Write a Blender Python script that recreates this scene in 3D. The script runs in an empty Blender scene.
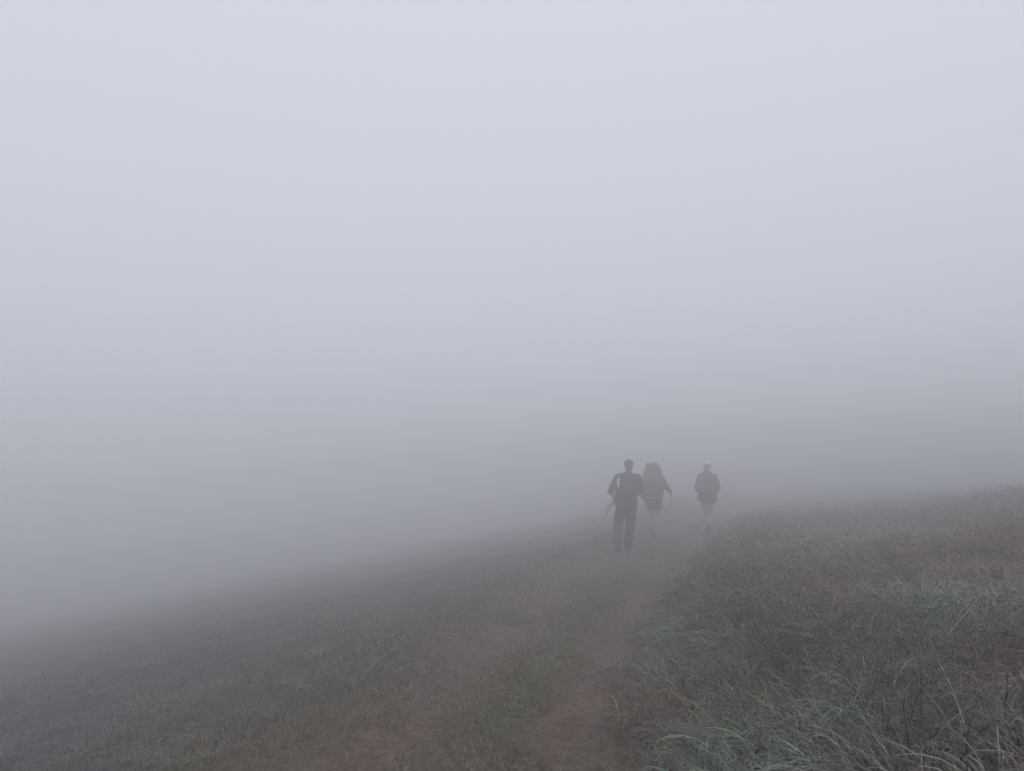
import bpy, bmesh, math, random
import numpy as np
from mathutils import Vector, Matrix, Euler
R = math.radians
random.seed(7); rng = np.random.default_rng(11)
scene = bpy.context.scene
C = scene.collection

# ------------------------------------------------------------------ camera, sky, sun, exposure
FPX = 773.0; EYE = 1.60
cam = bpy.data.cameras.new('camera'); camo = bpy.data.objects.new('camera', cam); C.objects.link(camo)
cam.sensor_fit = 'HORIZONTAL'; cam.sensor_width = 36.0; cam.lens = 36.0*FPX/1024
cam.clip_start = 0.05; cam.clip_end = 2000
camo.location = (0, 0, EYE); camo.rotation_euler = (R(90+6.1), 0, 0)
scene.camera = camo

SUN_EL, SUN_AZ = R(55), R(160)
w = bpy.data.worlds.new('World'); scene.world = w; w.use_nodes = True
nt = w.node_tree; nt.nodes.clear()
wo = nt.nodes.new('ShaderNodeOutputWorld')
sky = nt.nodes.new('ShaderNodeTexSky'); sky.sky_type = 'NISHITA'; sky.sun_disc = False
sky.sun_elevation = SUN_EL; sky.sun_rotation = SUN_AZ; sky.air_density = 1; sky.dust_density = 6
hs = nt.nodes.new('ShaderNodeHueSaturation'); hs.inputs['Saturation'].default_value = 0.12
bg1 = nt.nodes.new('ShaderNodeBackground'); bg1.inputs[1].default_value = 0.012
nt.links.new(sky.outputs[0], hs.inputs['Color']); nt.links.new(hs.outputs[0], bg1.inputs[0])
# overcast cloud layer: brightest overhead, its horizon raised to brighten the level fog
tc = nt.nodes.new('ShaderNodeTexCoord'); sp = nt.nodes.new('ShaderNodeSeparateXYZ')
mr = nt.nodes.new('ShaderNodeMapRange'); mr.inputs['From Min'].default_value = 0.0; mr.inputs['From Max'].default_value = 1.0
mr.inputs['To Min'].default_value = 0.0; mr.inputs['To Max'].default_value = 1.0
rp = nt.nodes.new('ShaderNodeValToRGB')
OV = [(0.0, .67, .70, .82), (0.12, .575, .595, .69), (0.3, .585, .602, .685), (0.55, .63, .647, .725), (1.0, .90, .92, 1.03)]
while len(rp.color_ramp.elements) < len(OV): rp.color_ramp.elements.new(0.5)
for e, (p, r_, g_, b_) in zip(rp.color_ramp.elements, OV):
    e.position = p; e.color = (r_, g_, b_, 1)
bg2 = nt.nodes.new('ShaderNodeBackground'); bg2.inputs[1].default_value = 1.02
ad = nt.nodes.new('ShaderNodeAddShader')
nt.links.new(tc.outputs['Generated'], sp.inputs[0]); nt.links.new(sp.outputs['Z'], mr.inputs['Value'])
nt.links.new(mr.outputs[0], rp.inputs[0]); nt.links.new(rp.outputs[0], bg2.inputs[0])
nt.links.new(bg1.outputs[0], ad.inputs[0]); nt.links.new(bg2.outputs[0], ad.inputs[1]); nt.links.new(ad.outputs[0], wo.inputs[0])

sl = bpy.data.lights.new('sun', 'SUN'); sl.energy = 0.5; sl.angle = R(50); sl.color = (1, .97, .93)
so = bpy.data.objects.new('sun', sl); C.objects.link(so)
so.rotation_euler = (R(90)-SUN_EL, 0, -SUN_AZ + R(180))
so.location = (0, 0, 30)

scene.view_settings.view_transform = 'Standard'; scene.view_settings.look = 'None'
scene.view_settings.exposure = 0; scene.view_settings.gamma = 1; scene.view_settings.use_curve_mapping = False
cy = scene.cycles
cy.max_bounces = 16; cy.diffuse_bounces = 2; cy.glossy_bounces = 2; cy.transmission_bounces = 2
cy.volume_bounces = 14; cy.transparent_max_bounces = 4; cy.use_denoising = True; cy.use_adaptive_sampling = False
FOG_DENSITY = 0.069; FOG_COLOR = (0.997, 0.998, 1.0)

# ------------------------------------------------------------------ helpers
def tag(o, label=None, cat=None, group=None, kind=None):
    if label: o['label'] = label
    if cat: o['category'] = cat
    if group: o['group'] = group
    if kind: o['kind'] = kind
    return o
def empty(name, loc, rz=0):
    o = bpy.data.objects.new(name, None); C.objects.link(o)
    o.location = loc; o.rotation_euler = (0, 0, rz); o.empty_display_size = .1
    return o
def hashv(ix, iy, seed):
    h = (ix.astype(np.int64)*374761393 + iy.astype(np.int64)*668265263 + seed*1442695041) & 0xffffffff
    h = ((h ^ (h >> 13))*1274126177) & 0xffffffff
    return ((h ^ (h >> 16)) & 0xffff)/65535.0
def vnoise(x, y, seed=0):
    x = np.asarray(x, float); y = np.asarray(y, float)
    ix = np.floor(x); iy = np.floor(y); fx = x-ix; fy = y-iy
    fx = fx*fx*(3-2*fx); fy = fy*fy*(3-2*fy)
    a = hashv(ix, iy, seed); b = hashv(ix+1, iy, seed); c = hashv(ix, iy+1, seed); d = hashv(ix+1, iy+1, seed)
    return (a*(1-fx)+b*fx)*(1-fy) + (c*(1-fx)+d*fx)*fy
def fbm(x, y, seed=0, o=3):
    s = 0; a = .5; t = 0
    for k in range(o):
        s = s + a*vnoise(x*2**k+k*17.3, y*2**k-k*9.1, seed+k); t += a; a *= .5
    return s/t
def smooth(a, b, x):
    t = np.clip((x-a)/(b-a), 0, 1); return t*t*(3-2*t)

# ------------------------------------------------------------------ the lie of the land
def path_c(Y):
    Y = np.asarray(Y, float); u = np.clip(Y, 4, 26)-4
    return -.32 + .2*u + .0062*u*u + np.where(Y < 4, (Y-4)*.2, 0) + np.where(Y > 26, (Y-26)*.47, 0)
HW = 1.0
def rel(s):      # distance from the path's centre, the left verge lying farther out
    return np.where(s < 0, -s/1.4, s)
def ground_z(X, Y):
    X = np.asarray(X, float); Y = np.asarray(Y, float)
    s = X-path_c(Y)
    t = np.maximum(s-HW, 0)
    # bank on the right: rises, then rounds off
    zr = .152*np.minimum(t, 9) + .27*smooth(0, .9, t)
    zr = zr*(1-.62*smooth(7, 30, Y)) + .12*np.clip(t-12, 0, 27)      # unseen rise of the hillside, added far right to heighten the fog
    Yc = np.minimum(Y, 11)   # the slope keeps straight on where the track bends away
    l = np.maximum(-(X-path_c(Yc)-.287*np.maximum(Y-11, 0))-HW*1.4, 0)
    zl = -.190*l
    z = zr+zl
    # wheel ruts in the path, grassy ridge between
    inp = 1-smooth(.8, 1.15, rel(s))
    z = z - .035*inp*(np.exp(-((s-.52)/.2)**2)+np.exp(-((s+.5)/.22)**2)) + .012*inp*np.exp(-(s/.25)**2)
    z = z - .02*inp*(fbm(X*1.5, Y*.8, 5)-.5)*2
    off = smooth(.9, 1.8, rel(s))
    z = z + off*(fbm(X*.55, Y*.55, 21)-.5)*.24*np.where(s > 0, 1.7, .9) + off*(fbm(X*2.2, Y*2.2, 33)-.5)*.12*np.where(s > 0, 1.8, .8)
    # the fields roll away out of sight
    far = smooth(30, 120, np.hypot(X, Y))
    return z - far*.6
def spaced(lo, hi, n, fine, centre=0):
    u = np.linspace(-1, 1, n); k = fine
    v = np.sinh(k*u)/np.sinh(k)
    return centre + np.where(v < 0, -v*(lo-centre), v*(hi-centre))

def mesh_obj(name, V, F, mats, parent=None, smooth_=True, col=None):
    me = bpy.data.meshes.new(name)
    V = np.asarray(V, np.float32); F = np.asarray(F, np.int32)
    me.vertices.add(len(V)); me.vertices.foreach_set('co', V.ravel())
    k = F.shape[1]
    me.loops.add(F.size); me.loops.foreach_set('vertex_index', F.ravel())
    me.polygons.add(len(F)); me.polygons.foreach_set('loop_start', np.arange(0, F.size, k, dtype=np.int32))
    me.polygons.foreach_set('loop_total', np.full(len(F), k, np.int32))
    if smooth_: me.polygons.foreach_set('use_smooth', np.ones(len(F), bool))
    me.update(calc_edges=True)
    if col is not None:
        a = me.color_attributes.new('tint', 'FLOAT_COLOR', 'POINT')
        cc = np.ones((len(V), 4), np.float32); cc[:, :3] = col; a.data.foreach_set('color', cc.ravel())
    me.materials.append(mats)
    o = bpy.data.objects.new(name, me); C.objects.link(o)
    if parent: o.parent = parent
    return o
def grid_obj(name, xs, ys, zfun, mat, col=None):
    X, Y = np.meshgrid(xs, ys); Z = zfun(X, Y)
    V = np.stack([X, Y, Z], -1).reshape(-1, 3); nx = len(xs); ny = len(ys)
    i = np.arange(nx*ny).reshape(ny, nx)
    F = np.stack([i[:-1, :-1], i[:-1, 1:], i[1:, 1:], i[1:, :-1]], -1).reshape(-1, 4)
    return mesh_obj(name, V, F, mat, col=None if col is None else col(X, Y).reshape(-1, 3))

# ------------------------------------------------------------------ materials
def mat_basic(name, col, rough=.8, spec=.3, noise=0.0, nscale=40, bump=0.0, metal=0, c2=None):
    m = bpy.data.materials.new(name); m.use_nodes = True; t = m.node_tree; b = t.nodes['Principled BSDF']
    b.inputs['Roughness'].default_value = rough; b.inputs['Specular IOR Level'].default_value = spec
    b.inputs['Metallic'].default_value = metal; b.inputs['Base Color'].default_value = (*col, 1)
    tc = t.nodes.new('ShaderNodeTexCoord'); n = t.nodes.new('ShaderNodeTexNoise')
    n.inputs['Scale'].default_value = nscale; n.inputs['Detail'].default_value = 4
    t.links.new(tc.outputs['Object'], n.inputs['Vector'])
    mx = t.nodes.new('ShaderNodeMix'); mx.data_type = 'RGBA'
    a = c2 or tuple(x*(1-noise) for x in col); bb = tuple(x*(1+noise) for x in col) if not c2 else col
    mx.inputs['A'].default_value = (*a, 1); mx.inputs['B'].default_value = (*bb, 1)
    t.links.new(n.outputs['Fac'], mx.inputs['Factor']); t.links.new(mx.outputs['Result'], b.inputs['Base Color'])
    if bump:
        bp = t.nodes.new('ShaderNodeBump'); bp.inputs['Strength'].default_value = bump; bp.inputs['Distance'].default_value = .01
        t.links.new(n.outputs['Fac'], bp.inputs['Height']); t.links.new(bp.outputs[0], b.inputs['Normal'])
    return m
def mat_tint(name, rough, spec, scale=60, var=.25, bump=.5, dist=.01, transl=0):
    """colour comes from the 'tint' attribute (what grows or lies at each place), broken up by fine noise"""
    m = bpy.data.materials.new(name); m.use_nodes = True; t = m.node_tree; b = t.nodes['Principled BSDF']
    b.inputs['Roughness'].default_value = rough; b.inputs['Specular IOR Level'].default_value = spec
    at = t.nodes.new('ShaderNodeAttribute'); at.attribute_name = 'tint'
    if var:
        tc = t.nodes.new('ShaderNodeTexCoord'); n = t.nodes.new('ShaderNodeTexNoise')
        n.inputs['Scale'].default_value = scale; n.inputs['Detail'].default_value = 6; n.inputs['Roughness'].default_value = .65
        t.links.new(tc.outputs['Object'], n.inputs['Vector'])
        mr = t.nodes.new('ShaderNodeMapRange'); mr.inputs['From Min'].default_value = .3; mr.inputs['From Max'].default_value = .7
        mr.inputs['To Min'].default_value = 1-var; mr.inputs['To Max'].default_value = 1+var
        t.links.new(n.outputs['Fac'], mr.inputs['Value'])
        n2 = t.nodes.new('ShaderNodeTexNoise'); n2.inputs['Scale'].default_value = scale/5; n2.inputs['Detail'].default_value = 5; n2.inputs['Roughness'].default_value = .7
        t.links.new(tc.outputs['Object'], n2.inputs['Vector']); m2 = t.nodes.new('ShaderNodeMapRange'); m2.inputs['From Min'].default_value = .38; m2.inputs['From Max'].default_value = .62
        m2.inputs['To Min'].default_value = .62; m2.inputs['To Max'].default_value = 1.25; t.links.new(n2.outputs['Fac'], m2.inputs['Value'])
        mm = t.nodes.new('ShaderNodeMath'); mm.operation = 'MULTIPLY'; t.links.new(mr.outputs[0], mm.inputs[0]); t.links.new(m2.outputs[0], mm.inputs[1]); mr = mm
        vm = t.nodes.new('ShaderNodeVectorMath'); vm.operation = 'SCALE'
        t.links.new(at.outputs['Color'], vm.inputs[0]); t.links.new(mr.outputs[0], vm.inputs['Scale'])
        t.links.new(vm.outputs[0], b.inputs['Base Color'])
        if bump:
            bp = t.nodes.new('ShaderNodeBump'); bp.inputs['Strength'].default_value = bump; bp.inputs['Distance'].default_value = dist
            t.links.new(n.outputs['Fac'], bp.inputs['Height']); t.links.new(bp.outputs[0], b.inputs['Normal'])
    else:
        t.links.new(at.outputs['Color'], b.inputs['Base Color'])
    return m
M_ground = mat_tint('ground_soil', .95, .1, 45, .35, .9, .03)
M_path = mat_tint('path_soil', .95, .12, 70, .38, 1.0, .02)
M_blade = mat_tint('grass_blade', .6, .25, var=0)
M_leaf = mat_tint('weed_leaf', .55, .25, var=0)

# base colours of what grows (DARK deepened to paint shade into the hollows)
SAGE = np.array([.138, .198, .150]); GREEN = np.array([.078, .108, .064]); STRAW = np.array([.225, .180, .130])
RUST = np.array([.155, .086, .068]); DARK = np.array([.034, .029, .029]); GREY = np.array([.125, .130, .130])
SOIL = np.array([.120, .092, .072]); REDSOIL = np.array([.172, .122, .106]); OLIVE = np.array([.112, .104, .068])
def mixc(a, b, t): return a + (b-a)*np.asarray(t)[..., None]
def patch_spot(X, Y, cx, cy, r, rag=.5):
    d = np.hypot(X-cx, (Y-cy)*.6)/r + (fbm(X*1.3, Y*1.3, 77)-.5)*rag*2
    return 1-smooth(.5, 1.15, d)
def bank_tint(X, Y):
    n1 = fbm(X*.55+3, Y*.4, 41); n2 = fbm(X*.9, Y*.7-8, 52); n3 = fbm(X*.35+50, Y*.35, 63)
    c = mixc(np.broadcast_to(GREY*.5, X.shape+(3,)), SAGE, smooth(.43, .60, n1))
    c = mixc(c, RUST, smooth(.50, .62, n2)*.7)
    c = mixc(c, DARK, smooth(.50, .62, n3)*.65)
    c = mixc(c, STRAW*.8, smooth(.58, .7, fbm(X*1.4, Y*1.1, 99))*.6)
    for (cx, cy, r, q) in ((4.45, 7.81, 0.95, RUST*1.25),
                           (4.39, 6.94, 0.45, RUST*1.1),
                           (5.30, 11.94, 0.87, SAGE*.95),
                           (3.30, 9.02, 0.66, STRAW*.55),
                           (2.84, 5.39, 0.36, SAGE*.95),
                           (3.30, 5.34, 0.33, SAGE*.9),
                           (1.38, 6.77, 0.60, SAGE*1.15),
                           (1.24, 5.70, 0.23, SAGE*1.0),
                           (1.38, 5.71, 0.23, RUST*.9),
                           (2.21, 6.78, 0.66, DARK*1.5),
                           (2.58, 6.42, 0.47, RUST*.75),
                           (1.88, 3.88, 0.44, DARK*.8),
                           (2.15, 4.93, 0.48, DARK*1.0),
                           (2.60, 4.47, 0.43, RUST*.62),
                           (2.27, 3.69, 0.27, DARK*.8),
                           (1.03, 3.74, 0.36, SAGE*.95),
                           (0.94, 5.08, 0.29, RUST*.8),
                           (0.65, 4.11, 0.30, STRAW*.62),
                           (1.55, 3.49, 0.31, SAGE*.75),
                           (1.60, 4.46, 0.32, DARK*1.1),
                           (1.29, 4.52, 0.22, STRAW*.6),
                           (1.60, 2.95, 0.24, DARK*.8),
                           (1.97, 8.30, 0.34, GREY*.55)):
        c = mixc(c, q, patch_spot(X, Y, cx, cy, r*1.1)*.95)
    return c
def left_tint(X, Y):
    n1 = fbm(X*.5, Y*.45, 141); n2 = fbm(X*.7+9, Y*.6, 152)
    c = mixc(np.broadcast_to(GREY*.72, X.shape+(3,)), GREEN*1.0, smooth(.46, .6, n1)*.35)
    c = mixc(c, RUST*.8, smooth(.52, .64, n2)*.75)
    c = mixc(c, STRAW*.75, smooth(.58, .70, fbm(X*1.8, Y*1.5, 199))*.6)
    return c
def path_tint(X, Y):
    s = X-path_c(Y); n = fbm(X*1.6, Y*.8, 241); n2 = fbm(X*3.5, Y*2.0, 252)
    c = mixc(np.broadcast_to(SOIL*1.05, X.shape+(3,)), OLIVE*.85, smooth(.40, .6, n)*.8)
    rut = np.exp(-((s-.5)/.24)**2) + .85*np.exp(-((s+.58)/.38)**2)
    c = mixc(c, REDSOIL, np.clip(rut, 0, 1)*smooth(.22, .55, fbm(X*2.2, Y*1.3, 263))*.85)
    c = mixc(c, (GREEN+OLIVE)*.5, np.exp(-((s)/.22)**2)*smooth(.32, .6, fbm(X*2, Y*1.1, 283))*.6)
    return mixc(c, STRAW*.7, smooth(.58, .72, n2)*.35)
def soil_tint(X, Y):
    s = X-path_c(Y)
    c = np.where((s > 0)[..., None], bank_tint(X, Y)*.18+DARK*.22, left_tint(X, Y)*.75)  # soil darkened under the grass, shade painted into the gaps
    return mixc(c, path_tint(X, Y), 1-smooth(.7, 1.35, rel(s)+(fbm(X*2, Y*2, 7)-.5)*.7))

# ------------------------------------------------------------------ ground and path
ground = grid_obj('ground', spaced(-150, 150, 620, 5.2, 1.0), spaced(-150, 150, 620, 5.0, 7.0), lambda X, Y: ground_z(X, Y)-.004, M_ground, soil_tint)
tag(ground, 'sloping hillside under the grass, falling away to the left into fog', kind='structure')
# the trodden path: a sheet of its own whose ragged edges dip into the hillside
us = np.linspace(-1.75, 1.25, 130); vs = np.concatenate([np.linspace(-6, 1.9, 50), np.linspace(2, 12, 400), np.linspace(12.05, 30, 250), np.linspace(30.5, 110, 80)])
U, Vv = np.meshgrid(us, vs); PX = U+path_c(Vv); PZ = ground_z(PX, Vv)
edge = rel(U) + (fbm(PX*1.7, Vv*1.2, 300)-.5)*.5
PZ = PZ + .004 + .034*(fbm(PX*7, Vv*7, 310, 4)-.5) - .06*smooth(.82, 1.15, edge) + .004
i = np.arange(U.size).reshape(U.shape)
PF = np.stack([i[:-1, :-1], i[:-1, 1:], i[1:, 1:], i[1:, :-1]], -1).reshape(-1, 4)
path = mesh_obj('path', np.stack([PX, Vv, PZ], -1).reshape(-1, 3), PF, M_path, col=path_tint(PX, Vv).reshape(-1, 3))
tag(path, 'worn brown earth and turf track curving right into fog', kind='structure')

# ------------------------------------------------------------------ grass blades
def blades(P, H, W, az, lean, bend, col, segs, twist=None, coltip=None, zoff=0):
    """P n×3 roots, H lengths, W widths, az azimuths, lean start angle off vertical, bend total bend"""
    n = len(H); u = np.linspace(0, 1, segs+1)
    th = lean[:, None] + bend[:, None]*((u[:-1]+u[1:])/2)[None, :]**1.25
    ds = (H/segs)[:, None]
    hx = np.concatenate([np.zeros((n, 1)), np.cumsum(np.sin(th)*ds, 1)], 1); hz = np.concatenate([np.zeros((n, 1)), np.cumsum(np.cos(th)*ds, 1)], 1)
    ca, sa = np.cos(az)[:, None], np.sin(az)[:, None]
    cx = P[:, 0:1]+hx*ca; cyy = P[:, 1:2]+hx*sa; cz = P[:, 2:3]+hz+zoff
    wv = W[:, None]*np.interp(u, [0, .35, .8, 1], [.7, 1, .6, .08])[None, :]/2
    tw = (twist if twist is not None else rng.normal(0, .5, n))[:, None]+u[None, :]*rng.normal(0, .6, n)[:, None]
    sx = -sa*np.cos(tw); sy = ca*np.cos(tw); sz = np.sin(tw)
    A = np.stack([cx-sx*wv, cyy-sy*wv, cz-sz*wv], -1); B = np.stack([cx+sx*wv, cyy+sy*wv, cz+sz*wv], -1)
    V = np.stack([A, B], 2).reshape(-1, 3)
    base = (np.arange(n)*(segs+1)*2)[:, None] + (np.arange(segs)*2)[None, :]
    F = np.stack([base, base+1, base+3, base+2], -1).reshape(-1, 4)
    ct = col if coltip is None else coltip
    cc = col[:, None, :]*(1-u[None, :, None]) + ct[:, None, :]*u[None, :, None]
    cc = np.repeat(cc[:, :, None, :], 2, 2).reshape(-1, 3)
    return V, F, cc
def join(parts):
    Vs, Fs, Cs = [], [], []; k = 0
    for V, F, c in parts: Vs.append(V); Fs.append(F+k); Cs.append(c); k += len(V)
    return np.concatenate(Vs), np.concatenate(Fs), np.concatenate(Cs)
def wedge(n, r0, r1, p, a0=-52, a1=52):
    """n points whose density per square metre falls off as distance**-p"""
    q = 2-p; u = rng.random(n)
    r = (r0**q + u*(r1**q-r0**q))**(1/q) if abs(q) > 1e-6 else r0*(r1/r0)**u
    a = np.radians(a0+(a1-a0)*rng.random(n))
    return r*np.sin(a), r*np.cos(a), r
def jit(col, s=.18, hue=.06):
    n = len(col); return np.clip(col*(1+rng.normal(0, s, (n, 1)))*(1+rng.normal(0, hue, (n, 3))), .012, .5)

# tall tangled grass on the bank
def bank_height(X, Y):
    s_ = X-path_c(Y)
    return .50+.9*fbm(X*.9+5, Y*.9, 401) - .35*(1-smooth(0, .5, s_-.65)) + .28*smooth(.9, 1.3, s_)*(1-smooth(1.8, 2.8, s_))
parts = []
cx, cyy, r = wedge(13500, 2.2, 34, 1.4, -25, 56)
s = cx-path_c(cyy); ok = (s > .72+.35*(fbm(cx*2, cyy*2, 9)-.5)) & (rng.random(len(cx)) < .4+.6*smooth(.7, 1.2, s))
cx, cyy, r, s = cx[ok], cyy[ok], r[ok], s[ok]
NB = 34
lod = np.clip((r/5)**.7, 1, 3.0)
X = np.repeat(cx, NB); Y = np.repeat(cyy, NB); L = np.repeat(lod, NB); rr = np.repeat(r, NB)
caz = np.repeat(rng.uniform(0, 2*np.pi, len(cx)), NB)
az = rng.uniform(0, 2*np.pi, len(X)); rad = np.abs(rng.normal(0, .055, len(X)))*L**.5
X = X+np.cos(az)*rad; Y = Y+np.sin(az)*rad
hh = np.repeat((.13+.24*rng.random(len(cx))**1.6)*np.clip(bank_height(cx, cyy), .3, 1.5), NB)*rng.uniform(.5, 1.25, len(X))
lean = rng.uniform(.1, .9, len(X)); bend = np.abs(rng.normal(1.6, .75, len(X)))
az2 = np.arctan2(np.sin(az)+.5*np.sin(caz)-.15, np.cos(az)+.5*np.cos(caz)-.35)
base_c = bank_tint(cx, cyy); cc = np.repeat(jit(base_c, .22, .07), NB, 0)
dead = rng.random(len(X)) < .22
cc = np.where(dead[:, None], cc*.5+STRAW*.4, cc); cc = jit(cc, .25, .05)
lit_ = rng.random(len(X)) < .16      # dew-pale blades, highlights painted into their colour
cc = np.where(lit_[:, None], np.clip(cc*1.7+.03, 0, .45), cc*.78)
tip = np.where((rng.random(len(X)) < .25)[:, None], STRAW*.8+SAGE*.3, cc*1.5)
P = np.stack([X, Y, ground_z(X, Y)-.01], -1)
near = rr < 9
for msk, sg in ((near, 6), (~near, 4)):
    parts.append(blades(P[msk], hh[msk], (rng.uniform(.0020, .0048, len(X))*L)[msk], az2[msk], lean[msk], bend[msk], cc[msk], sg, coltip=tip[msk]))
# arching blades gathered in tussocks
cx, cyy, r = wedge(3800, 2.2, 24, 1.35, -20, 56); s = cx-path_c(cyy); ok = (s > .8) & (rng.random(len(cx)) < .25+.9*smooth(.42, .6, fbm(cx*.8, cyy*.8, 411))); cx, cyy, r = cx[ok], cyy[ok], r[ok]
NB = 52; x = np.repeat(cx, NB); y = np.repeat(cyy, NB); r = np.repeat(r, NB); n = len(x); L = np.clip((r/5)**.7, 1, 2.8)
az = rng.uniform(0, 6.28, n); ra = np.abs(rng.normal(0, .045, n)); x = x+np.cos(az)*ra; y = y+np.sin(az)*ra
k_ = np.repeat(rng.random(len(cx)), NB)
c0 = mixc(bank_tint(x, y), np.broadcast_to(SAGE*1.2, (n, 3)), k_**2*.6); c0 = np.where((k_ > .86)[:, None], STRAW*.8, c0); c0 = jit(c0, .28, .04)
hs_ = np.repeat(rng.uniform(.18, .34, len(cx))*np.clip(bank_height(cx, cyy), .4, 1.3), NB)
parts.append(blades(np.stack([x, y, ground_z(x, y)], -1), hs_*rng.uniform(.5, 1.25, n), rng.uniform(.003, .0055, n)*L, az, rng.uniform(.1, .8, n), rng.uniform(1.3, 2.8, n), np.clip(c0*1.1, 0, .5), 7, coltip=np.clip(c0*1.6+STRAW*.15, 0, .5)))
# thin dead stalks lying every way through the grass
x, y, r = wedge(16000, 2.2, 20, 1.5, -20, 56); s = x-path_c(y); ok = s > 1.0; x, y, r = x[ok], y[ok], r[ok]
n = len(x); L = np.clip((r/5)**.8, 1, 3); c0 = jit(mixc(np.broadcast_to(STRAW*.8, (n, 3)), np.broadcast_to(RUST, (n, 3)), rng.random(n)), .22, .05)
parts.append(blades(np.stack([x, y, ground_z(x, y)+rng.uniform(0, .16, n)], -1), rng.uniform(.10, .34, n), rng.uniform(.0016, .003, n)*L, rng.uniform(0, 6.28, n), rng.uniform(.6, 1.6, n), rng.normal(.5, .6, n), c0, 5))
V, F, cc = join(parts)
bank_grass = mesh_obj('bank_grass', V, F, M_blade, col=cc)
tag(bank_grass, 'tall tangled sage green and brown wet grass covering the bank right of the path', kind='stuff')

# low broad-leaved weeds under and between the tall grass
x, y, r = wedge(46000, 2.2, 10, 1.3, -20, 56); s = x-path_c(y)
ok = (s > .95) & (fbm(x*1.1+70, y*1.1, 501) > .47); x, y, r = x[ok], y[ok], r[ok]; n = len(x)
L = np.clip((r/5)**.8, 1, 2.6)
c0 = jit(mixc(np.broadcast_to(DARK*.7, (n, 3)), np.broadcast_to(GREY*.6, (n, 3)), rng.random(n)**2), .3, .06)  # leaves coloured extra dark, painting shade between the tall blades
V, F, cc = blades(np.stack([x, y, ground_z(x, y)+rng.uniform(.01, .17, n)], -1), rng.uniform(.025, .06, n), rng.uniform(.007, .016, n), rng.uniform(0, 6.28, n), rng.uniform(.4, 1.5, n), rng.uniform(0, 1.2, n), c0, 3)
weeds = mesh_obj('weed_undergrowth', V, F, M_leaf, col=cc)
tag(weeds, 'dark low leafy weeds growing through the tall grass of the right bank', kind='stuff')

# short grass of the slope on the left
parts = []
cx, cyy, r = wedge(24000, 2.6, 38, 1.35, -56, 30)
s = cx-path_c(cyy); ok = (s < -1.1+.9*(fbm(cx*1.5, cyy*1.5, 19)-.5)); cx, cyy, r = cx[ok], cyy[ok], r[ok]
NB = 16; lod = np.clip((r/5)**.85, 1, 4.5)
X = np.repeat(cx, NB); Y = np.repeat(cyy, NB); L = np.repeat(lod, NB)
az = rng.uniform(0, 2*np.pi, len(X)); rad = np.abs(rng.normal(0, .07, len(X)))*L**.7
X = X+np.cos(az)*rad; Y = Y+np.sin(az)*rad
hgt = np.repeat((.035+.075*smooth(.45, .75, fbm(cx*1.3, cyy*1.3, 601))), NB)*rng.uniform(.5, 1.4, len(X))
base_c = left_tint(cx, cyy); cc = jit(np.repeat(jit(base_c, .2, .06), NB, 0), .25, .05)
pale = rng.random(len(X)) < .16*np.repeat(2*smooth(.45, .62, fbm(cx*2.2, cyy*2.2, 623)), NB); cc = np.where(pale[:, None], SAGE*.7+GREY*.4, cc)
parts.append(blades(np.stack([X, Y, ground_z(X, Y)-.006], -1), hgt, rng.uniform(.0025, .0048, len(X))*L, az, rng.uniform(.2, 1.3, len(X)), np.abs(rng.normal(1.1, .7, len(X))), cc, 3, coltip=cc*1.25))
V, F, cc = join(parts)
tag(mesh_obj('slope_grass', V, F, M_blade, col=cc), 'short grey green turf on the slope falling away left of the path', kind='stuff')

# cropped turf and litter on the path itself
x, y, r = wedge(620000, 2.8, 26, 1.5, -40, 40); s = x-path_c(y)
cov = .20+.60*smooth(.40, .58, fbm(x*1.6, y*.8, 241)) - .32*np.exp(-((s-.5)/.2)**2) - .25*np.exp(-((s+.5)/.22)**2)
cov = cov*(.25+1.3*smooth(.38, .62, fbm(x*5, y*5, 271)))
ok = (rel(s) < 1.3) & (rng.random(len(x)) < np.clip(cov, .10, 1)); x, y, r = x[ok], y[ok], r[ok]; s = s[ok]; n = len(x)
L = np.clip((r/5)**.9, 1, 4)
c0 = mixc(path_tint(x, y)*1.3, np.broadcast_to(OLIVE*1.1, (n, 3)), rng.random(n)*.6)
u_ = rng.random(n)
c0 = np.where((u_ < .22)[:, None], STRAW*.95, c0); c0 = np.where((u_ > .90)[:, None], DARK*.7, c0); c0 = jit(c0, .32, .06)
V, F, cc = blades(np.stack([x, y, ground_z(x, y)+.008], -1), rng.uniform(.018, .055, n)*L**.3*(1+.9*smooth(.75, 1.2, rel(s))), rng.uniform(.0022, .0048, n)*L, rng.uniform(0, 6.28, n), rng.uniform(.3, 1.35, n), rng.uniform(0, 1.0, n), c0, 2)
tag(mesh_obj('path_turf', V, F, M_blade, col=cc), 'thin trodden turf and dead grass litter on the track', kind='stuff')

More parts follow.
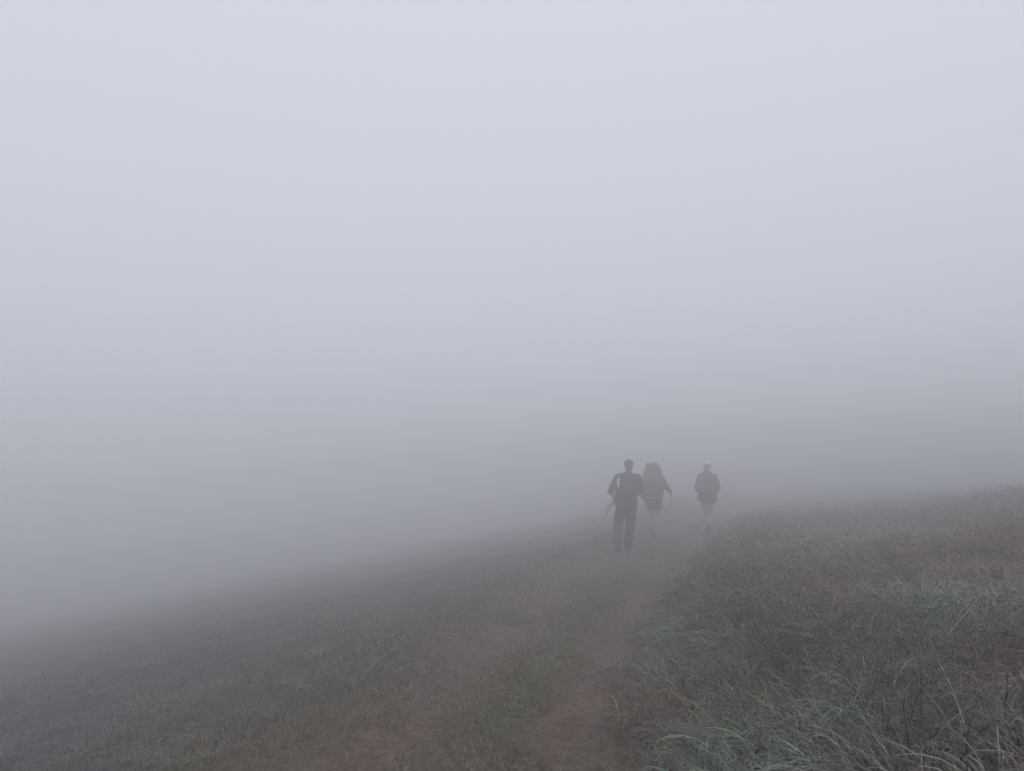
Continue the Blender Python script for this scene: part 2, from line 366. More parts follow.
# ------------------------------------------------------------------ single plants and stones one can point to
def at(px, py, up=0.0):
    """point of the hillside that a photo position shows"""
    e = R(6.1); a = (px-512)/FPX; b = (385.5-py)/FPX
    d = Vector((a, math.cos(e)-b*math.sin(e), math.sin(e)+b*math.cos(e)))
    t = 1.0
    while t < 60:
        p = Vector((0, 0, EYE))+d*t
        if p.z <= float(ground_z(p.x, p.y))+up: return Vector((p.x, p.y, float(ground_z(p.x, p.y))))
        t += .01
    return p
def tussock(px, py, n, h, col, label, group=None, spread=.05, width=.006, up=.2):
    p = at(px, py, up); e = empty('grass_tussock', p); tag(e, label, 'grass tussock')
    az = rng.uniform(0, 6.28, n); rad = np.abs(rng.normal(0, spread, n))
    X = np.cos(az)*rad; Y = np.sin(az)*rad
    Z = ground_z(X+p.x, Y+p.y)-p.z-.01
    cc = jit(np.broadcast_to(col, (n, 3)), .2, .05)
    V, F, c = blades(np.stack([X, Y, Z], -1), h*rng.uniform(.4, 1.2, n), width*rng.uniform(.55, 1.15, n), az, rng.uniform(.1, .8, n), rng.uniform(1.6, 3.0, n), cc, 9, coltip=cc*1.2)
    mesh_obj('green_blades', V, F, M_blade, parent=e, col=c)
    m = max(44, n//4); az = rng.uniform(0, 6.28, m); cc = jit(np.broadcast_to(STRAW*.85, (m, 3)), .25, .05)
    V, F, c = blades(np.stack([np.cos(az)*spread, np.sin(az)*spread, np.full(m, -.01)], -1), h*rng.uniform(.4, .9, m), np.full(m, .0035), az, rng.uniform(.3, 1.2, m), rng.uniform(.4, 1.6, m), cc, 6)
    mesh_obj('dead_blades', V, F, M_blade, parent=e, col=c)
    return e
tussock(1000, 758, 190, .34, SAGE*1.05, 'drooping pale green tussock in the bottom right corner of the bank', width=.0062, spread=.07)
tussock(735, 752, 180, .30, SAGE*1.05, 'sage green arching tussock at the foot of the bank, nearest the path')
tussock(860, 742, 100, .40, SAGE*1.0+STRAW*.2, 'olive and straw tussock between the corner tussock and the one by the path')
tussock(925, 602, 110, .30, SAGE*1.05, 'bright sage tussock halfway up the bank above dark grass', up=.25)
tussock(668, 628, 110, .34, SAGE*1.25, 'blue green tussock where the bank meets the far part of the path', up=.15)
tussock(212, 757, 70, .13, SAGE*.7+STRAW*.25, 'small upright pale tuft at the bottom edge on the left slope', up=.02, width=.004)
tussock(320, 655, 70, .17, STRAW*.9+SAGE*.4, 'straw coloured tuft at the left edge of the path', up=.02, spread=.09)

def lump(name, size, mat, parent=None, loc=(0, 0, 0), seed=0, ns=3, amp=.25):
    bm = bmesh.new(); bmesh.ops.create_icosphere(bm, subdivisions=ns, radius=1)
    rg = np.random.default_rng(seed); o3 = rg.uniform(0, 50, 3)
    for v in bm.verts:
        k = 1+amp*(float(vnoise(v.co.x*1.3+o3[0], v.co.y*1.3+v.co.z*1.7+o3[1], seed))-.5)*2
        v.co = Vector((v.co.x*size[0]*k, v.co.y*size[1]*k, v.co.z*size[2]*k))+Vector(loc)
    for f in bm.faces: f.smooth = True
    me = bpy.data.meshes.new(name); bm.to_mesh(me); bm.free(); me.materials.append(mat)
    o = bpy.data.objects.new(name, me); C.objects.link(o)
    if parent: o.parent = parent
    return o
M_stone = mat_basic('pale_stone', (.24, .225, .21), .85, .3, .25, 30, .4)
for k, (px, py, sz, lb) in enumerate(((411, 731, .016, 'small greyish stone lying on the left wheel rut of the path'),
                                       (472, 690, .012, 'tiny grey stone in the turf in the middle of the path'))):
    p = at(px, py); o = lump('pebble', (sz, sz*.7, sz*.5), M_stone, seed=k+3); o.location = p+Vector((0, 0, .008+sz*.2)); o.rotation_euler.z = k*1.3
    tag(o, lb, 'pebble')

def tube(name, pts, rads, mat, parent=None, nseg=8):
    V, F = [], []; n = len(pts); pts = [Vector(p) for p in pts]
    up = Vector((.13, .21, .97))
    for i_, p in enumerate(pts):
        d = (pts[min(i_+1, n-1)]-pts[max(i_-1, 0)]).normalized()
        a = d.cross(up).normalized() if abs(d.dot(up)) < .98 else d.cross(Vector((1, 0, 0))).normalized(); b = d.cross(a)
        for k in range(nseg):
            q = p+(a*math.cos(2*math.pi*k/nseg)+b*math.sin(2*math.pi*k/nseg))*rads[i_]; V.append(q[:])
    for i_ in range(n-1):
        for k in range(nseg):
            F.append((i_*nseg+k, i_*nseg+(k+1) % nseg, (i_+1)*nseg+(k+1) % nseg, (i_+1)*nseg+k))
    me = bpy.data.meshes.new(name); F2 = F+[tuple(range(nseg))[::-1], tuple((n-1)*nseg+k for k in range(nseg))]
    me.from_pydata(V, [], F2); me.update(); me.materials.append(mat)
    for p_ in me.polygons: p_.use_smooth = True
    o = bpy.data.objects.new(name, me); C.objects.link(o)
    if parent: o.parent = parent
    return o
M_stalk = mat_basic('dry_stalk', (.30, .23, .16), .8, .2, .2, 60)
def stalk(px, py, px2, py2, lift, label):
    a = at(px, py, .05); b = at(px2, py2, .05); b.z += lift; a.z += .04
    mid = (a+b)/2+Vector((.03, 0, .03))
    pts = [a.lerp(mid, t/4).lerp(mid.lerp(b, t/4), t/4) for t in range(5)]
    e = empty('dry_stalk', a)
    tube('stem', [p-a for p in pts], [.0032, .003, .0028, .0022, .0015], M_stalk, e, 6)
    for k in (1, 2, 3):
        q = pts[k]-a; tube('side_twig', [q, q+Vector((random.uniform(-.06, .06), .01, .05))], [.0016, .0008], M_stalk, e, 5)
    tag(e, label, 'dry stalk')
stalk(368, 668, 392, 650, .05, 'pale dry stalk leaning at the left edge of the path beside the straw tuft')
stalk(975, 765, 940, 712, .28, 'long straight brown stalk leaning up the bank beside the corner tussock')
stalk(930, 655, 985, 625, .25, 'reddish bent stalk crossing the dark grass below the bright sage tussock')

# ------------------------------------------------------------------ people
def prim_ellipsoid(bm, c, r, rot=(0, 0, 0), seg=20):
    m = Matrix.Translation(Vector(c)) @ Euler(rot).to_matrix().to_4x4() @ Matrix.Diagonal((*r, 1))
    bmesh.ops.create_uvsphere(bm, u_segments=seg, v_segments=seg//2+2, radius=1, matrix=m)
def prim_capsule(bm, p0, r0, p1, r1, seg=16, flat=False, sq=1.0, side=None):
    """tapered limb; flat=True cuts the ends square (hems, cuffs); sq squashes it front to back"""
    p0, p1 = Vector(p0), Vector(p1); d = (p1-p0); L = d.length; d.normalize()
    ref = Vector(side) if side else Vector((1, 0, 0)) if abs(d.x) < .9 else Vector((0, 1, 0))
    b = d.cross(ref).normalized(); a = b.cross(d).normalized()
    prof = []
    if not flat: prof += [(-r0*math.cos(t), r0*math.sin(t)) for t in (.05, .4, .8, 1.2)]
    else: prof += [(0, .01)]
    prof += [(L*t, r0+(r1-r0)*t) for t in (0, .25, .5, .75, 1)]
    if not flat: prof += [(L+r1*math.sin(t), r1*math.cos(t)) for t in (.4, .8, 1.2, 1.52)]
    else: prof += [(L, .01)]
    rings = []
    for (h, r_) in prof:
        rings.append([bm.verts.new(p0+d*h+a*(r_*math.cos(2*math.pi*k/seg))+b*(r_*sq*math.sin(2*math.pi*k/seg))) for k in range(seg)])
    for i_ in range(len(rings)-1):
        for k in range(seg):
            bm.faces.new((rings[i_][k], rings[i_][(k+1) % seg], rings[i_+1][(k+1) % seg], rings[i_+1][k]))
    bm.faces.new(rings[0][::-1]); bm.faces.new(rings[-1])
def prim_super(bm, c, r, e1=.4, e2=.4, rot=(0, 0, 0), nu=28, nv=16):
    """rounded box"""
    m = Matrix.Translation(Vector(c)) @ Euler(rot).to_matrix().to_4x4()
    f = lambda w_, e: math.copysign(abs(w_)**e, w_)
    rings = []
    for j in range(1, nv):
        v = -math.pi/2+math.pi*j/nv; ring = []
        for k in range(nu):
            u = -math.pi+2*math.pi*k/nu
            ring.append(bm.verts.new(m @ Vector((r[0]*f(math.cos(v), e1)*f(math.cos(u), e2), r[1]*f(math.cos(v), e1)*f(math.sin(u), e2), r[2]*f(math.sin(v), e1)))))
        rings.append(ring)
    for i_ in range(len(rings)-1):
        for k in range(nu): bm.faces.new((rings[i_][k], rings[i_][(k+1) % nu], rings[i_+1][(k+1) % nu], rings[i_+1][k]))
    bo = bm.verts.new(m @ Vector((0, 0, -r[2]))); to = bm.verts.new(m @ Vector((0, 0, r[2])))
    for k in range(nu):
        bm.faces.new((rings[0][(k+1) % nu], rings[0][k], bo)); bm.faces.new((rings[-1][k], rings[-1][(k+1) % nu], to))
def finish(name, bm, mat, parent, voxel=.010, sm=4, wrinkle=0, wsc=14, seed=0):
    bmesh.ops.recalc_face_normals(bm, faces=bm.faces)
    me = bpy.data.meshes.new(name); bm.to_mesh(me); bm.free()
    o = bpy.data.objects.new(name, me); C.objects.link(o)
    if voxel:
        m = o.modifiers.new('r', 'REMESH'); m.mode = 'VOXEL'; m.voxel_size = voxel
        if sm: s_ = o.modifiers.new('s', 'SMOOTH'); s_.iterations = sm; s_.factor = .5
        dg = bpy.context.evaluated_depsgraph_get(); dg.update()
        me2 = bpy.data.meshes.new_from_object(o.evaluated_get(dg)); o.modifiers.clear(); o.data = me2; me = me2
    if wrinkle:
        n = len(me.vertices); co = np.empty(n*3, np.float32); me.vertices.foreach_get('co', co); co = co.reshape(-1, 3)
        no = np.empty(n*3, np.float32); me.vertices.foreach_get('normal', no); no = no.reshape(-1, 3)
        w_ = fbm(co[:, 0]*wsc*.5+co[:, 2]*wsc*.7+seed, co[:, 2]*wsc-co[:, 0]*wsc*.4+co[:, 1]*wsc*.6, seed, 3)-.5
        co = co+no*(w_*2*wrinkle)[:, None]; me.vertices.foreach_set('co', co.astype(np.float32).ravel()); me.update()
    me.materials.clear(); me.materials.append(mat)
    me.polygons.foreach_set('use_smooth', np.ones(len(me.polygons), bool))
    o.parent = parent; me.name = name
    return o
def V3(*a): return Vector(a)
def hand(bm, wrist, d, nrm, curl=1.0, k=1.0, thumb=1):
    """palm, four unequal fingers curling towards nrm, thumb leaving the side near the wrist"""
    d = Vector(d).normalized(); nrm = Vector(nrm); nrm = (nrm-d*nrm.dot(d)).normalized(); s_ = d.cross(nrm)*thumb
    w_ = Vector(wrist)
    for q in (-.5, 0, .5): prim_capsule(bm, w_+s_*q*.03*k, .017*k, w_+d*.085*k+s_*q*.055*k, .015*k, 10)
    for j, ln in enumerate((.072, .082, .077, .060)):
        p = w_+d*.088*k+s_*(.030-.0205*j)*k; a = .25*curl; dd = d.copy(); L = ln*k
        for ph, (f, ra) in enumerate(((.45, .0092), (.32, .0086), (.23, .0078))):
            a_tot = a+ph*.95*curl; v = d*math.cos(a_tot)+nrm*math.sin(a_tot)
            q = p+v*L*f; prim_capsule(bm, p, ra*k, q, ra*.93*k, 8); p = q
    p = w_+d*.025*k+s_*.028*k
    for v, L, ra in ((d*.6+s_*.75+nrm*.3, .042, .012), (d*.75+s_*.15+nrm*.8*curl, .032, .0105), (d*.6-s_*.35*curl+nrm*.7*curl, .026, .009)):
        v.normalize(); q = p+v*L*k; prim_capsule(bm, p, ra*k, q, ra*.93*k, 8); p = q

def build_person(label, loc, rz, J, skin, top, bottom, legs, hairm, shoe, sole, cap=None, H=1.0, long_legs=True, long_sleeve=.5, seed=0, fem=False, bulk=1.0):
    e = empty('person', loc, rz); tag(e, label, 'person')
    sw = .92 if fem else 1.0
    # ---- the body, one continuous surface
    bm = bmesh.new()
    hd, nk, ch, pv = J['head'], J['neck'], J['chest'], J['pelvis']
    prim_ellipsoid(bm, hd+V3(0, -.005, .02), (.076, .095, .098)); prim_ellipsoid(bm, hd+V3(0, .03, -.05), (.056, .062, .070))
    prim_capsule(bm, hd+V3(0, .088, .01), .010, hd+V3(0, .104, -.022), .015, 8)      # nose
    prim_ellipsoid(bm, hd+V3(0, .082, -.062), (.026, .014, .010)); prim_ellipsoid(bm, hd+V3(0, .078, .028), (.05, .016, .012))  # lips, brow
    prim_ellipsoid(bm, hd+V3(0, .07, -.098), (.026, .022, .018))                                                           # chin
    for s_ in (-1, 1): prim_ellipsoid(bm, hd+V3(.077*s_, -.005, -.01), (.012, .020, .032))                                   # ears
    prim_capsule(bm, nk-V3(0, 0, .04), .062*sw, hd-V3(0, .01, .06), .054*sw)
    for s_ in (-1, 1):
        sh = J['shL'] if s_ < 0 else J['shR']; el = J['elL'] if s_ < 0 else J['elR']; wr = J['wrL'] if s_ < 0 else J['wrR']
        hp = J['hipL'] if s_ < 0 else J['hipR']; kn = J['knL'] if s_ < 0 else J['knR']; an = J['anL'] if s_ < 0 else J['anR']
        toe = J['toeL'] if s_ < 0 else J['toeR']
        prim_capsule(bm, nk-V3(0, 0, .03), .045, sh, .052*sw)
        prim_capsule(bm, sh, .052*sw, el, .037*sw); prim_capsule(bm, el, .038*sw, wr, .025*sw)
        dd = (J['hdL'] if s_ < 0 else J['hdR']); hand(bm, wr, dd[0], dd[1], dd[2], .95 if fem else 1.0, thumb=-s_)
        prim_capsule(bm, hp, .088, kn, .055); prim_capsule(bm, kn, .055, kn.lerp(an, .3)-V3(0, .012, 0), .056); prim_capsule(bm, kn.lerp(an, .3)-V3(0, .012, 0), .056, an, .037)
        prim_capsule(bm, an-V3(0, .0, .02), .036, toe, .026, sq=.7)
        prim_capsule(bm, sh.lerp(nk, .35)-V3(0, 0, .06), .075*sw, ch+V3(s_*.07, 0, -.02), .09*sw)
        prim_capsule(bm, ch+V3(s_*.07, 0, 0), .095*sw, pv+V3(s_*.07, 0, .12), .085); prim_capsule(bm, pv+V3(s_*.075, 0, .12), .085, pv+V3(s_*.08, 0, 0), .10)
        prim_ellipsoid(bm, pv+V3(s_*.075, -.035, -.02), (.085, .085, .09))
    finish('body', bm, skin, e, .0075, 3)
    for s_ in (-1, 1):
        bm = bmesh.new(); prim_ellipsoid(bm, hd+V3(s_*.031, .083, .004), (.012, .008, .008), seg=12); finish('eye', bm, M_eye, e, 0)
    # ---- hair
    bm = bmesh.new(); prim_ellipsoid(bm, hd+V3(0, -.016, .028), (.084, .099, .100)); prim_ellipsoid(bm, hd+V3(0, -.045, -.02), (.070, .062, .070))
    finish('hair', bm, hairm, e, .009, 2, .004, 60, seed)
    # ---- top
    bm = bmesh.new()
    for s_ in (-1, 1):
        sh = J['shL'] if s_ < 0 else J['shR']; el = J['elL'] if s_ < 0 else J['elR']; wr = J['wrL'] if s_ < 0 else J['wrR']
        prim_capsule(bm, nk-V3(0, 0, .035), .060, sh, .070*sw)
        prim_capsule(bm, sh, .072*sw, el, .060*sw)
        if long_sleeve > 0: prim_capsule(bm, el, .060*sw, el.lerp(wr, long_sleeve), .047*sw)
        prim_capsule(bm, sh.lerp(nk, .35)-V3(0, 0, .05), .092*sw, ch+V3(s_*.085*bulk, 0, -.02), .107*sw*bulk)
        prim_capsule(bm, ch+V3(s_*.085*bulk, 0, 0), .110*sw*bulk, pv+V3(s_*.08*bulk, 0, .10), .108*bulk)
        prim_capsule(bm, pv+V3(s_*.08*bulk, 0, .14), .108*bulk, pv+V3(s_*.082*bulk, -.01, J.get('hem', -.03)), .122*bulk, flat=True)
    prim_capsule(bm, nk-V3(0, 0, .05), .082, nk+V3(0, .008, .065), .072, flat=True)
    finish('jacket', bm, top, e, .011, 5, .011, 11, seed+3)
    # ---- trousers or shorts
    bm = bmesh.new()
    for s_ in (-1, 1):
        hp = J['hipL'] if s_ < 0 else J['hipR']; kn = J['knL'] if s_ < 0 else J['knR']; an = J['anL'] if s_ < 0 else J['anR']
        prim_capsule(bm, pv+V3(s_*.07, 0, .08), .10, hp, .110)
        prim_ellipsoid(bm, pv+V3(s_*.08, -.04, -.02), (.10, .095, .10))
        if long_legs:
            prim_capsule(bm, hp, .110, kn, .085); prim_capsule(bm, kn, .086, kn.lerp(an, .4), .088); prim_capsule(bm, kn.lerp(an, .4), .088, an+V3(0, 0, .0), .078, flat=True)
            prim_capsule(bm, hp, .10, hp.lerp(kn,.6)+V3(-s_*.03,0,0), .085); prim_ellipsoid(bm, hp.lerp(kn, .62)+V3(s_*.075, 0, 0), (.035, .07, .09))     # cargo pocket
        else:
            t = legs; prim_capsule(bm, hp, .108, hp.lerp(kn, t), .098, flat=True); prim_ellipsoid(bm, hp, (.112, .112, .12))
    finish('trousers' if long_legs else 'shorts', bm, bottom, e, .011, 4, .012, 10, seed+8)
    # ---- socks and shoes
    for s_ in (-1, 1):
        an = J['anL'] if s_ < 0 else J['anR']; toe = J['toeL'] if s_ < 0 else J['toeR']; kn = J['knL'] if s_ < 0 else J['knR']
        d = (toe-an); fw = V3(d.x, d.y, 0).normalized(); pitch = math.atan2(-(d.z+.045), V3(d.x, d.y, 0).length)
        yaw = math.atan2(-fw.x, fw.y); rot = Euler((-pitch, 0, yaw)).to_matrix()
        A = an
        def P(x_, y_, z_): return A+rot @ V3(x_, y_, z_)
        bm = bmesh.new()
        prim_ellipsoid(bm, P(0, -.015, -.035), (.042, .06, .045), (-pitch, 0, yaw)); prim_ellipsoid(bm, P(0, .09, -.045), (.046, .10, .036), (-pitch, 0, yaw))
        prim_capsule(bm, P(0, -.01, -.03), .046, P(0, 0, .035), .047, flat=True)
        sh_ = finish('shoe', bm, shoe, e, .009, 3)
        bm = bmesh.new(); prim_super(bm, P(0, .045, -.076), (.050, .150, .014), .4, .7, (-pitch, 0, yaw)); finish('sole', bm, sole, sh_, 0)
        bm = bmesh.new(); prim_capsule(bm, an, .043, an.lerp(kn, .22), .046, flat=True); finish('sock', bm, sole, e, .010, 1)
    if cap:
        bm = bmesh.new(); prim_ellipsoid(bm, hd+V3(0, -.008, .052), (.094, .108, .082))
        co = finish('cap', bm, cap, e, .010, 2, .003, 30, seed)
        bm = bmesh.new(); prim_super(bm, hd+V3(0, .125, .045), (.075, .075, .008), .6, .9, (R(-12), 0, 0)); finish('brim', bm, cap, co, 0)
        bm = bmesh.new(); prim_ellipsoid(bm, hd+V3(0, -.008, .136), (.010, .010, .006), seg=10); finish('button', bm, cap, co, 0)
    return e
def skinm(n, c): return mat_basic(n, c, .6, .35, .08, 20)
M_eye = mat_basic('eye_white', (.6, .58, .55), .3, .5)
M_sk1 = skinm('skin', (.42, .29, .22)); M_sk2 = skinm('skin_pale', (.36, .28, .24))
M_hair = mat_basic('dark_hair', (.030, .022, .018), .6, .3, .3, 80); M_hairb = mat_basic('brown_hair', (.10, .06, .04), .6, .3, .3, 80)
M_jkt = mat_basic('black_jacket', (.022, .023, .027), .8, .25, .2, 25, .3); M_trs = mat_basic('charcoal_trousers', (.032, .032, .036), .85, .2, .2, 25, .3)
M_jk2 = mat_basic('dark_shirt', (.05, .035, .04), .85, .2, .2, 25, .3); M_sho = mat_basic('black_shorts', (.020, .020, .024), .85, .2, .2, 25, .3)
M_jk3 = mat_basic('plum_jacket', (.055, .042, .050), .8, .25, .2, 25, .3)
M_shoe = mat_basic('dark_shoe', (.04, .035, .033), .7, .3, .2, 40); M_shoe2 = mat_basic('grey_shoe', (.25, .23, .22), .7, .3, .2, 40)
M_sole = mat_basic('rubber_sole', (.10, .095, .09), .8, .3, .1, 40); M_cap1 = mat_basic('black_cap', (.018, .018, .020), .85, .2, .1, 40)
M_cap3 = mat_basic('white_cap', (.66, .66, .68), .8, .3, .04, 40); M_cap2 = mat_basic('grey_cap', (.30, .28, .28), .8, .3, .05, 40)
M_maroon = mat_basic('maroon_nylon', (.112, .042, .041), .6, .35, .2, 18, .3); M_black = mat_basic('black_nylon', (.020, .020, .023), .6, .3, .2, 25, .3)
M_white = mat_basic('white_webbing', (.75, .75, .76), .7, .3, .03, 40); M_grey = mat_basic('grey_panel', (.55, .55, .58), .6, .3, .05, 40)
M_plum = mat_basic('plum_nylon', (.060, .042, .052), .65, .3, .2, 20, .3)
M_alu = mat_basic('aluminium_pole', (.38, .38, .40), .4, .5, .03, 40, 0, .5); M_pdark = mat_basic('dark_pole', (.03, .03, .035), .5, .4, .1, 40)

def place(px, dist):
    x = (px-512)/FPX*dist; return Vector((x, dist, float(ground_z(x, dist))+.008))
# -- man in front of the others, trousers, black cap
p1 = place(623.5, 15.1); rz1 = R(-13)
J1 = dict(head=V3(.085, .07, 1.655), neck=V3(.07, .035, 1.515), chest=V3(.05, .02, 1.34), pelvis=V3(.025, 0, .96), hem=-.06,
          shL=V3(-.125, .02, 1.445), shR=V3(.265, .02, 1.44), elL=V3(-.265, -.10, 1.175), elR=V3(.325, -.06, 1.165), wrL=V3(-.205, .10, 1.01), wrR=V3(.30, .13, 1.10),
          hdL=(V3(.1, .55, -.8), V3(.9, .3, .3), 1.1), hdR=(V3(-.25, .9, .1), V3(-.8, -.1, -.5), 1.1),
          hipL=V3(-.065, 0, .93), hipR=V3(.125, 0, .93), knL=V3(-.137, .06, .52), knR=V3(.09, .13, .51), anL=V3(-.13, -.20, .155), anR=V3(.045, .10, .09),
          toeL=V3(-.13, -.07, .035), toeR=V3(.06, .25, .035))
per1 = build_person('hiker in dark jacket, black cap and long trousers walking away, nearest and leftmost of three', p1, rz1, J1, M_sk1, M_jkt, M_trs, 1, M_hair, M_shoe, M_sole, M_cap1, long_legs=True, long_sleeve=.15, seed=1, bulk=1.14)
# -- big maroon rucksack carrier in shorts
p2 = place(652.5, 18.3); rz2 = R(-14)
J2 = dict(head=V3(.05, .10, 1.60), neck=V3(.03, .07, 1.46), chest=V3(.01, .05, 1.29), pelvis=V3(0, 0, .93), hem=-.02,
          shL=V3(-.165, .05, 1.39), shR=V3(.19, .05, 1.39), elL=V3(-.27, -.02, 1.12), elR=V3(.30, -.02, 1.17), wrL=V3(-.25, .12, .93), wrR=V3(.365, .08, 1.08),
          hdL=(V3(0, .7, -.7), V3(.9, .2, .3), 1.1), hdR=(V3(.25, .9, -.1), V3(-.8, -.1, -.5), 1.1),
          hipL=V3(-.085, 0, .90), hipR=V3(.085, 0, .90), knL=V3(-.07, .16, .50), knR=V3(.07, .03, .48), anL=V3(-.065, .14, .09), anR=V3(.05, -.25, .16),
          toeL=V3(-.07, .29, .035), toeR=V3(.05, -.13, .035))
per2 = build_person('hiker in black shorts with bare legs under a huge maroon rucksack, middle of three', p2, rz2, J2, M_sk2, M_jk2, M_sho, .55, M_hairb, M_shoe2, M_sole, M_cap2, long_legs=False, long_sleeve=.9, seed=2, bulk=1.05)
# -- hiker with white cap on the right
p3 = place(705.5, 18.2); rz3 = R(-16)
J3 = dict(head=V3(.015, .06, 1.635), neck=V3(.01, .035, 1.49), chest=V3(.01, .02, 1.29), pelvis=V3(0, 0, .93), hem=-.10,
          shL=V3(-.16, .02, 1.40), shR=V3(.18, .02, 1.40), elL=V3(-.235, -.08, 1.13), elR=V3(.255, -.08, 1.15), wrL=V3(-.19, .12, 1.03), wrR=V3(.22, .12, 1.06),
          hdL=(V3(.2, .9, 0), V3(.9, 0, -.2), 1.1), hdR=(V3(-.2, .9, 0), V3(-.9, 0, -.2), 1.1),
          hipL=V3(-.075, 0, .90), hipR=V3(.08, 0, .90), knL=V3(-.05, .04, .49), knR=V3(.045, .16, .52), anL=V3(-.02, .02, .09), anR=V3(.02, -.22, .27),
          toeL=V3(-.02, .17, .035), toeR=V3(.02, -.17, .13))
per3 = build_person('hiker in white cap, plum jacket and shorts with one foot lifted, rightmost of three', p3, rz3, J3, M_sk2, M_jk3, M_sho, .25, M_hairb, M_shoe, M_sole, M_cap3, long_legs=False, long_sleeve=.9, seed=5, fem=True, bulk=1.14)

# ---- rucksacks
def backpack(label, loc, rz, c, size, main_m, lid_m, strap_m, J, belt=None, bottle=False, panel=None, seed=0):
    e = empty('backpack', loc, rz); tag(e, label, 'backpack'); w_, d_, h_ = size
    bm = bmesh.new(); prim_super(bm, c, (w_, d_, h_), .55, .6); prim_super(bm, c+V3(0, -d_*.8, -h_*.25), (w_*.7, d_*.45, h_*.45), .5, .6)
    finish('main_bag', bm, main_m, e, .012, 3, .012, 9, seed)
    bm = bmesh.new(); prim_super(bm, c+V3(0, .01, h_*.98), (w_*.74, d_*.95, h_*.22), .85, .7); finish('lid', bm, lid_m, e, .012, 3, .008, 12, seed+1)
    for s_ in (-1, 1):
        bm = bmesh.new(); prim_super(bm, c+V3(s_*w_*.98, 0, -h_*.45), (w_*.16, d_*.65, h_*.35), .6, .7); finish('side_pocket', bm, lid_m, e, .012, 2)
        sh = (J['shL'] if s_ < 0 else J['shR']).lerp(J['neck'], .45)
        pts = [c+V3(s_*w_*.45, d_*.9, h_*.62), sh+V3(0, -.03, .045), sh+V3(0, .075, .02), sh+V3(0, .135, -.14), sh+V3(s_*.03, .12, -.30), c+V3(s_*w_*.8, d_*1.0, -h_*.6)]
        bm = bmesh.new()
        for a, b in zip(pts[:-1], pts[1:]): prim_capsule(bm, a, .018, b, .018, 10)
        finish('shoulder_strap', bm, strap_m, e, .010, 3)
    bm = bmesh.new(); pv = J['pelvis']
    ring = [pv+V3(.175*math.cos(t), .01+.150*math.sin(t), .10) for t in np.linspace(0, 2*math.pi, 25)]
    for a, b in zip(ring[:-1], ring[1:]): prim_capsule(bm, a, .018, b, .018, 8)
    finish('hip_belt', bm, strap_m, e, .010, 2)
    if belt:
        bm = bmesh.new(); prim_super(bm, c+V3(0, -.01, -h_*.99), (w_*.97, d_*1.02, .010), .5, .55); finish('bottom_strap', bm, belt, e, 0)
    if panel:
        bm = bmesh.new(); prim_super(bm, c+V3(*panel[:3]), (.034, .03, .090), .5, .6); finish('pale_pouch', bm, M_white, e, .008, 2)
    bm = bmesh.new(); 
    for zz in (-.35, .35):
        for s_ in (-1, 1):
            b2 = bmesh.new(); a_ = c+V3(s_*w_*.95, d_*.5, h_*zz); b_ = c+V3(s_*w_*.78, -d_*.98, h_*(zz-.08)); prim_capsule(b2, a_, .009, b_, .009, 8); finish('compression_strap', b2, strap_m, e, 0)
    b2 = bmesh.new(); prim_super(b2, c+V3(0, -d_*1.12, h_*.30), (w_*.55, d_*.18, h_*.22), .5, .6); finish('front_pocket', b2, lid_m, e, .010, 2, .006, 14, seed+4)
    hp_ = [c+V3(.03*math.cos(t), d_*.6, h_*1.08+.03*math.sin(t)) for t in np.linspace(-.4, math.pi+.4, 9)]
    for a, b in zip(hp_[:-1], hp_[1:]): prim_capsule(bm, a, .006, b, .006, 8)
    finish('haul_loop', bm, strap_m, e, 0)
    return e
backpack('small black daypack with a pale pouch on its left side, on the leftmost hiker', p1, rz1, V3(.065, -.175, 1.24), (.145, .085, .21), M_black, M_black, M_black, J1, panel=(-.165, .055, .10), seed=31)
backpack('huge maroon trekking rucksack with a pale grey bottom strap, on the middle hiker', p2, rz2, V3(.0, -.225, 1.315), (.225, .16, .365), M_maroon, M_maroon, M_black, J2, belt=M_alu, seed=32)
backpack('plum daypack on the rightmost hiker in the white cap', p3, rz3, V3(.01, -.18, 1.19), (.175, .10, .25), M_plum, M_plum, M_black, J3, seed=33)

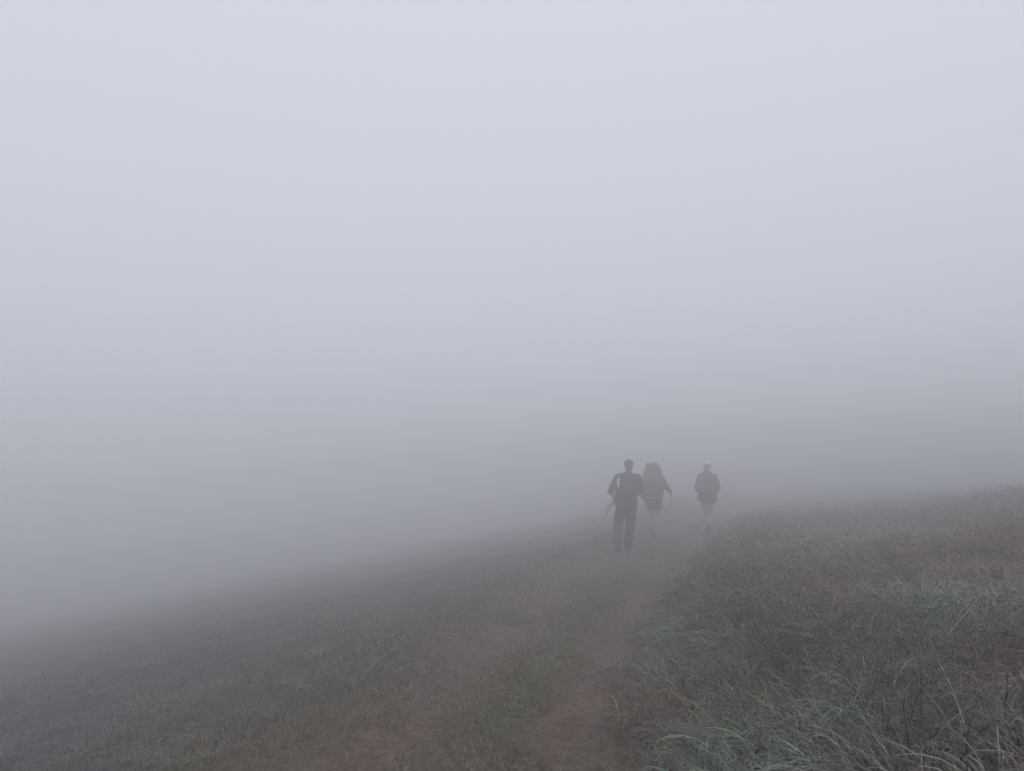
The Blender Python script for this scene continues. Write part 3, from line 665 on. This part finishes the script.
# ---- trekking poles, held by the hikers
def pole(label, loc, rz, top, tip, group=None):
    """top and tip in the hiker's own frame"""
    m = Matrix.Translation(loc) @ Matrix.Rotation(rz, 4, 'Z'); a = m @ Vector(top); b = m @ Vector(tip)
    e = empty('trekking_pole', b); tag(e, label, 'trekking pole', group); T = a-b; L = T.length; u = T/L
    def q(t): return u*(L*t)
    tube('upper_shaft', [q(.62), q(.88)], [.0085, .0085], M_pdark, e); tube('lower_shaft', [q(.035), q(.63)], [.006, .0075], M_alu, e)
    tube('grip', [q(.87), q(.89), q(.94), q(.975), q(1)], [.013, .017, .015, .018, .014], M_pdark, e, 12)
    tube('tip', [q(0), q(.04)], [.003, .007], M_pdark, e)
    tube('basket', [q(.055), q(.06), q(.066)], [.008, .017, .008], M_pdark, e, 14)
    s_ = u.cross(Vector((0, 1, 0))).normalized(); v_ = s_.cross(u)
    lp = [q(.98)+v_*.035*math.sin(t)-u*.07*(1-math.cos(t)) for t in np.linspace(0, 2*math.pi, 13)]
    tube('wrist_strap', lp, [.005]*13, M_pdark, e, 6)
    return e
hl = J1['wrL']+V3(.01, .05, -.05)
pole('trekking pole trailing low behind the leftmost hiker, the lower of his two', p1, rz1, hl+V3(.03, .06, .08), hl+V3(-.45, -.68, -.72))
pole('trekking pole held out behind the leftmost hiker, the upper of his two', p1, rz1, hl+V3(.035, .05, .10), hl+V3(-.54, -.78, -.58))
hr = J2['wrR']+V3(.02, .09, -.01)
pole('trekking pole in the right hand of the middle hiker', p2, rz2, hr+V3(.0, .01, .06), V3(hr.x+.01, hr.y-.30, .03))
hr = J2['wrL']+V3(.01, .07, -.06)
pole('trekking pole in the left hand of the middle hiker', p2, rz2, hr+V3(.0, .02, .07), V3(hr.x-.02, hr.y+.15, .02))

# ------------------------------------------------------------------ fog
zmin = min(v.co.z for v in ground.data.vertices)
TOP = max(3.3, max(v.co.z for v in ground.data.vertices)+.7)  # fog top follows the far right rise that was added for it
print('TOP', TOP, zmin)
bm = bmesh.new(); bmesh.ops.create_cube(bm, size=1)
B0, B1 = Vector((-152, -152, zmin-1.0)), Vector((152, 152, TOP))
for v in bm.verts: v.co = Vector((B0[k] if v.co[k] < 0 else B1[k] for k in range(3)))
me = bpy.data.meshes.new('haze'); bm.to_mesh(me); bm.free()
mh = bpy.data.materials.new('fog_air'); mh.use_nodes = True; t = mh.node_tree; t.nodes.clear()
pvn = t.nodes.new('ShaderNodeVolumePrincipled'); ou = t.nodes.new('ShaderNodeOutputMaterial')
pvn.inputs['Density'].default_value = FOG_DENSITY; pvn.inputs['Color'].default_value = (*FOG_COLOR, 1); pvn.inputs['Anisotropy'].default_value = 0.87
t.links.new(pvn.outputs[0], ou.inputs['Volume']); me.materials.append(mh)
haze = bpy.data.objects.new('haze', me); C.objects.link(haze); tag(haze, 'dense pale grey fog filling the whole hillside', kind='stuff')
